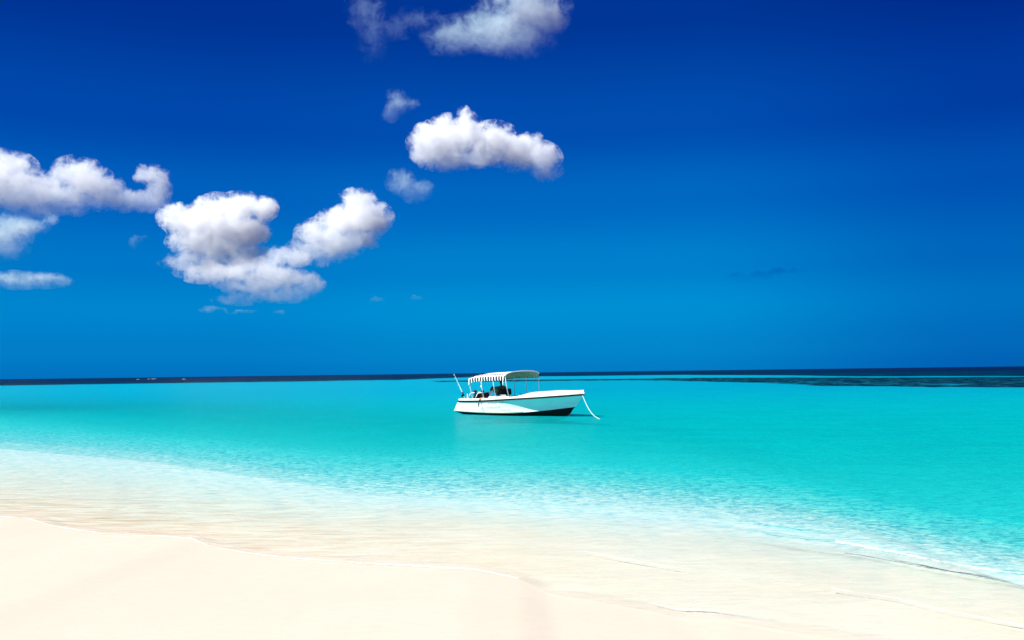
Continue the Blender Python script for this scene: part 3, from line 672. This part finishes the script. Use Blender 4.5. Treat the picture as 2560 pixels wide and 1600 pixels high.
# ------------------------------------------------------------------ clouds: real volumes of droplets, 2 to 6 km off
def cloud(label, dist, els, sig=1.0, albedo=(.955, 1.0, 1.0), nscale=1.0, rag=1.0, soft=3.0, thin=.24, absorb=0):
    fac = dist/FPX
    E = []
    for (x, y, rx, ry) in els:
        d = ray(x, y); k = dist/d.y; c = Vector((0, 0, CAM_H))+d*k
        rr = (rx*ry)**.5*fac
        c.y += random.uniform(-.3, .3)*rr
        E.append((c, Vector((rx*fac, rr*1.15, ry*fac))))
    cen = sum((e[0] for e in E), Vector())/len(E)
    bm = bmesh.new()
    for c, r in E: blob(bm, c-cen, r*1.33, None, 3)
    me = bpy.data.meshes.new('cloud_seed'); bm.to_mesh(me); bm.free()
    tmp = bpy.data.objects.new('cloud_seed', me); col.objects.link(tmp)
    md = tmp.modifiers.new('r', 'REMESH'); md.mode = 'VOXEL'; md.voxel_size = max(4*fac, .12*min(e[1].z for e in E))
    dg = bpy.context.evaluated_depsgraph_get(); dg.update()
    me2 = bpy.data.meshes.new_from_object(tmp.evaluated_get(dg)); bpy.data.objects.remove(tmp); bpy.data.meshes.remove(me)
    me2.name = 'cloud'
    m, t, out = mat('cloud_vapour')
    tcn = t.nodes.new('ShaderNodeTexCoord'); P_ = tcn.outputs['Object']
    # warp the space a little so no puff keeps an oval outline
    wn = t.nodes.new('ShaderNodeTexNoise'); wn.inputs['Scale'].default_value = 1/(50*fac*nscale); wn.inputs['Detail'].default_value = 6; wn.inputs['Roughness'].default_value = .62
    t.links.new(P_, wn.inputs['Vector'])
    v1 = t.nodes.new('ShaderNodeVectorMath'); v1.operation = 'SUBTRACT'; t.links.new(wn.outputs['Color'], v1.inputs[0]); v1.inputs[1].default_value = (.5, .5, .5)
    v2 = t.nodes.new('ShaderNodeVectorMath'); v2.operation = 'SCALE'; t.links.new(v1.outputs[0], v2.inputs[0]); v2.inputs['Scale'].default_value = 62*fac*rag
    v3 = t.nodes.new('ShaderNodeVectorMath'); v3.operation = 'ADD'; t.links.new(P_, v3.inputs[0]); t.links.new(v2.outputs[0], v3.inputs[1])
    q = v3.outputs[0]; F_ = None
    for c, r in E:
        s = t.nodes.new('ShaderNodeVectorMath'); s.operation = 'SUBTRACT'; t.links.new(q, s.inputs[0]); s.inputs[1].default_value = c-cen
        dv = t.nodes.new('ShaderNodeVectorMath'); dv.operation = 'DIVIDE'; t.links.new(s.outputs[0], dv.inputs[0]); dv.inputs[1].default_value = r
        dt = t.nodes.new('ShaderNodeVectorMath'); dt.operation = 'LENGTH'; t.links.new(dv.outputs[0], dt.inputs[0])
        v = mth(t, 'SUBTRACT', 1.0, dt.outputs['Value'])
        F_ = v if F_ is None else mth(t, 'SMOOTH_MAX', F_, v, .25)
    nz = noise(t, q, 1/(30*fac*nscale), 12, .76, .35)
    f = mth(t, 'ADD', F_, mth(t, 'MULTIPLY_ADD', nz, 4.2*rag, -2.1*rag+.12))
    if sig < .58: albedo = (.74, .98, 1.0)
    dn = mth(t, 'MULTIPLY', f, soft, clamp=True)
    dn = mth(t, 'MULTIPLY', dn, dn)
    pv = t.nodes.new('ShaderNodeVolumeScatter'); pv.inputs['Color'].default_value = (*albedo, 1); pv.inputs['Anisotropy'].default_value = -0.12
    zs = t.nodes.new('ShaderNodeSeparateXYZ'); t.links.new(P_, zs.inputs[0])
    z0, z1 = min(e[0].z-e[1].z for e in E)-cen.z, max(e[0].z+e[1].z for e in E)-cen.z
    dn = mth(t, 'MULTIPLY', dn, mth(t, 'MAXIMUM', mth(t, 'DIVIDE', mth(t, 'SUBTRACT', zs.outputs['Z'], z0), (z1-z0)*.6, clamp=True), thin))
    t.links.new(mth(t, 'MULTIPLY', dn, sig*.55/(16*fac)), pv.inputs['Density']); t.links.new(pv.outputs[0], out.inputs['Volume'])
    if absorb:
        va_ = t.nodes.new('ShaderNodeVolumeAbsorption'); va_.inputs['Color'].default_value = (.0, .55, .80, 1)
        t.links.new(mth(t, 'MULTIPLY', dn, absorb/(16*fac)), va_.inputs['Density']); t.links.new(va_.outputs[0], out.inputs['Volume'])
    o = link('cloud', me2, m); o.location = cen
    tag(o, label, 'cloud', 'fair weather clouds in the blue sky'); return o
cloud('large soft pale cloud cut by the top edge of the photo', 1750, [(1330, 30, 85, 60), (1290, -25, 95, 55), (1240, 70, 105, 50), (1140, 98, 80, 40), (1300, 95, 90, 40), (1375, 45, 48, 45), (1230, 110, 80, 30)], .56, rag=.9, soft=1.5, nscale=1.2)
cloud('thin ragged wisp at the top edge left of the large soft cloud', 1850, [(915, 25, 45, 50), (930, 85, 35, 45), (1040, 45, 60, 22), (985, 75, 50, 25), (930, 130, 45, 25)], .085, rag=1.4, soft=1.2)
cloud('small pale puff alone above the isolated white cloud', 2200, [(993, 258, 32, 34), (1018, 258, 28, 16), (978, 285, 28, 20)], .26, rag=1.0, soft=1.5)
cloud('isolated white cumulus with a curled knob on its top', 2500, [(1078, 365, 50, 48), (1120, 345, 50, 50), (1160, 288, 17, 22), (1165, 335, 45, 45), (1230, 360, 62, 46), (1300, 378, 58, 42), (1355, 400, 42, 36), (1370, 430, 35, 22), (1120, 400, 60, 26), (1335, 360, 24, 26), (1200, 395, 60, 22)], 1.15)
cloud('small faint cloud just below the isolated white cumulus', 2900, [(1005, 455, 36, 30), (1040, 478, 36, 26), (1060, 470, 22, 20)], .32, soft=1.5)
cloud('long white cloud touching the left edge with a hooked right end', 2600, [(15, 420, 62, 40), (-35, 455, 80, 60), (90, 465, 65, 38), (195, 440, 55, 42), (245, 470, 55, 42), (150, 495, 100, 28), (310, 510, 45, 20), (378, 438, 38, 26), (400, 470, 24, 36), (385, 508, 36, 22), (60, 500, 80, 30), (345, 505, 50, 24), (285, 500, 60, 28), (120, 525, 90, 16)], .75)
cloud('pale cloud at the left edge below the long white cloud', 3100, [(20, 575, 58, 42), (65, 565, 52, 26), (10, 620, 52, 30), (125, 545, 26, 14), (-30, 590, 50, 50)], .42, soft=1.7)
cloud('low flat streaky cloud at the left edge nearest the horizon', 4300, [(20, 697, 70, 18), (105, 698, 55, 18), (60, 712, 90, 10), (150, 702, 36, 10)], .42, soft=1.7, nscale=.8)
cloud('heart shaped bright white cumulus left of the middle', 3200, [(448, 545, 44, 32), (490, 560, 62, 42), (545, 535, 50, 42), (605, 518, 46, 34), (662, 522, 30, 26), (570, 570, 85, 44), (500, 605, 70, 34), (620, 580, 48, 34), (560, 620, 85, 26), (470, 655, 60, 20), (520, 650, 80, 22), (610, 640, 60, 26)], 1.5)
cloud('white cumulus tower leaning right above the lower cloud bank', 3400, [(895, 500, 42, 26), (905, 545, 64, 42), (850, 555, 52, 36), (785, 585, 42, 34), (830, 610, 64, 40), (795, 635, 52, 26), (955, 552, 26, 24), (890, 600, 52, 26), (760, 625, 40, 26)], 1.1)
cloud('grey lower cloud bank of small lumps under the heart shaped cumulus', 3900, [(700, 640, 36, 26), (665, 665, 42, 26), (560, 680, 100, 24), (690, 695, 85, 26), (600, 748, 60, 14), (742, 648, 40, 18), (610, 662, 55, 20), (700, 738, 80, 18), (780, 712, 30, 24), (640, 715, 90, 18), (500, 690, 40, 16)], .60, nscale=.8)
cloud('faint thin streak of cloud below the grey cloud bank', 5200, [(530, 774, 36, 8), (700, 782, 24, 6), (600, 780, 50, 5)], .18, soft=1.5, nscale=.6)
cloud('tiny curved wisp between the left clouds and the heart shaped cumulus', 3600, [(335, 605, 16, 16), (352, 592, 18, 9)], .12, soft=1.5, nscale=.6)
cloud('dim blue grey streak of cloud low over the sea on the right', 6000, [(1850, 694, 50, 10), (1905, 690, 40, 12), (1945, 676, 30, 12), (1985, 678, 28, 9), (1820, 697, 22, 6)], .10, soft=1.5, nscale=.6, absorb=.35)
cloud('tiny faint wisp low in the middle of the sky', 5400, [(943, 750, 20, 9)], .12, soft=1.5, nscale=.5)
cloud('tiny faint wisp to the right of the other low wisp', 5400, [(1040, 745, 18, 8)], .12, soft=1.5, nscale=.5)
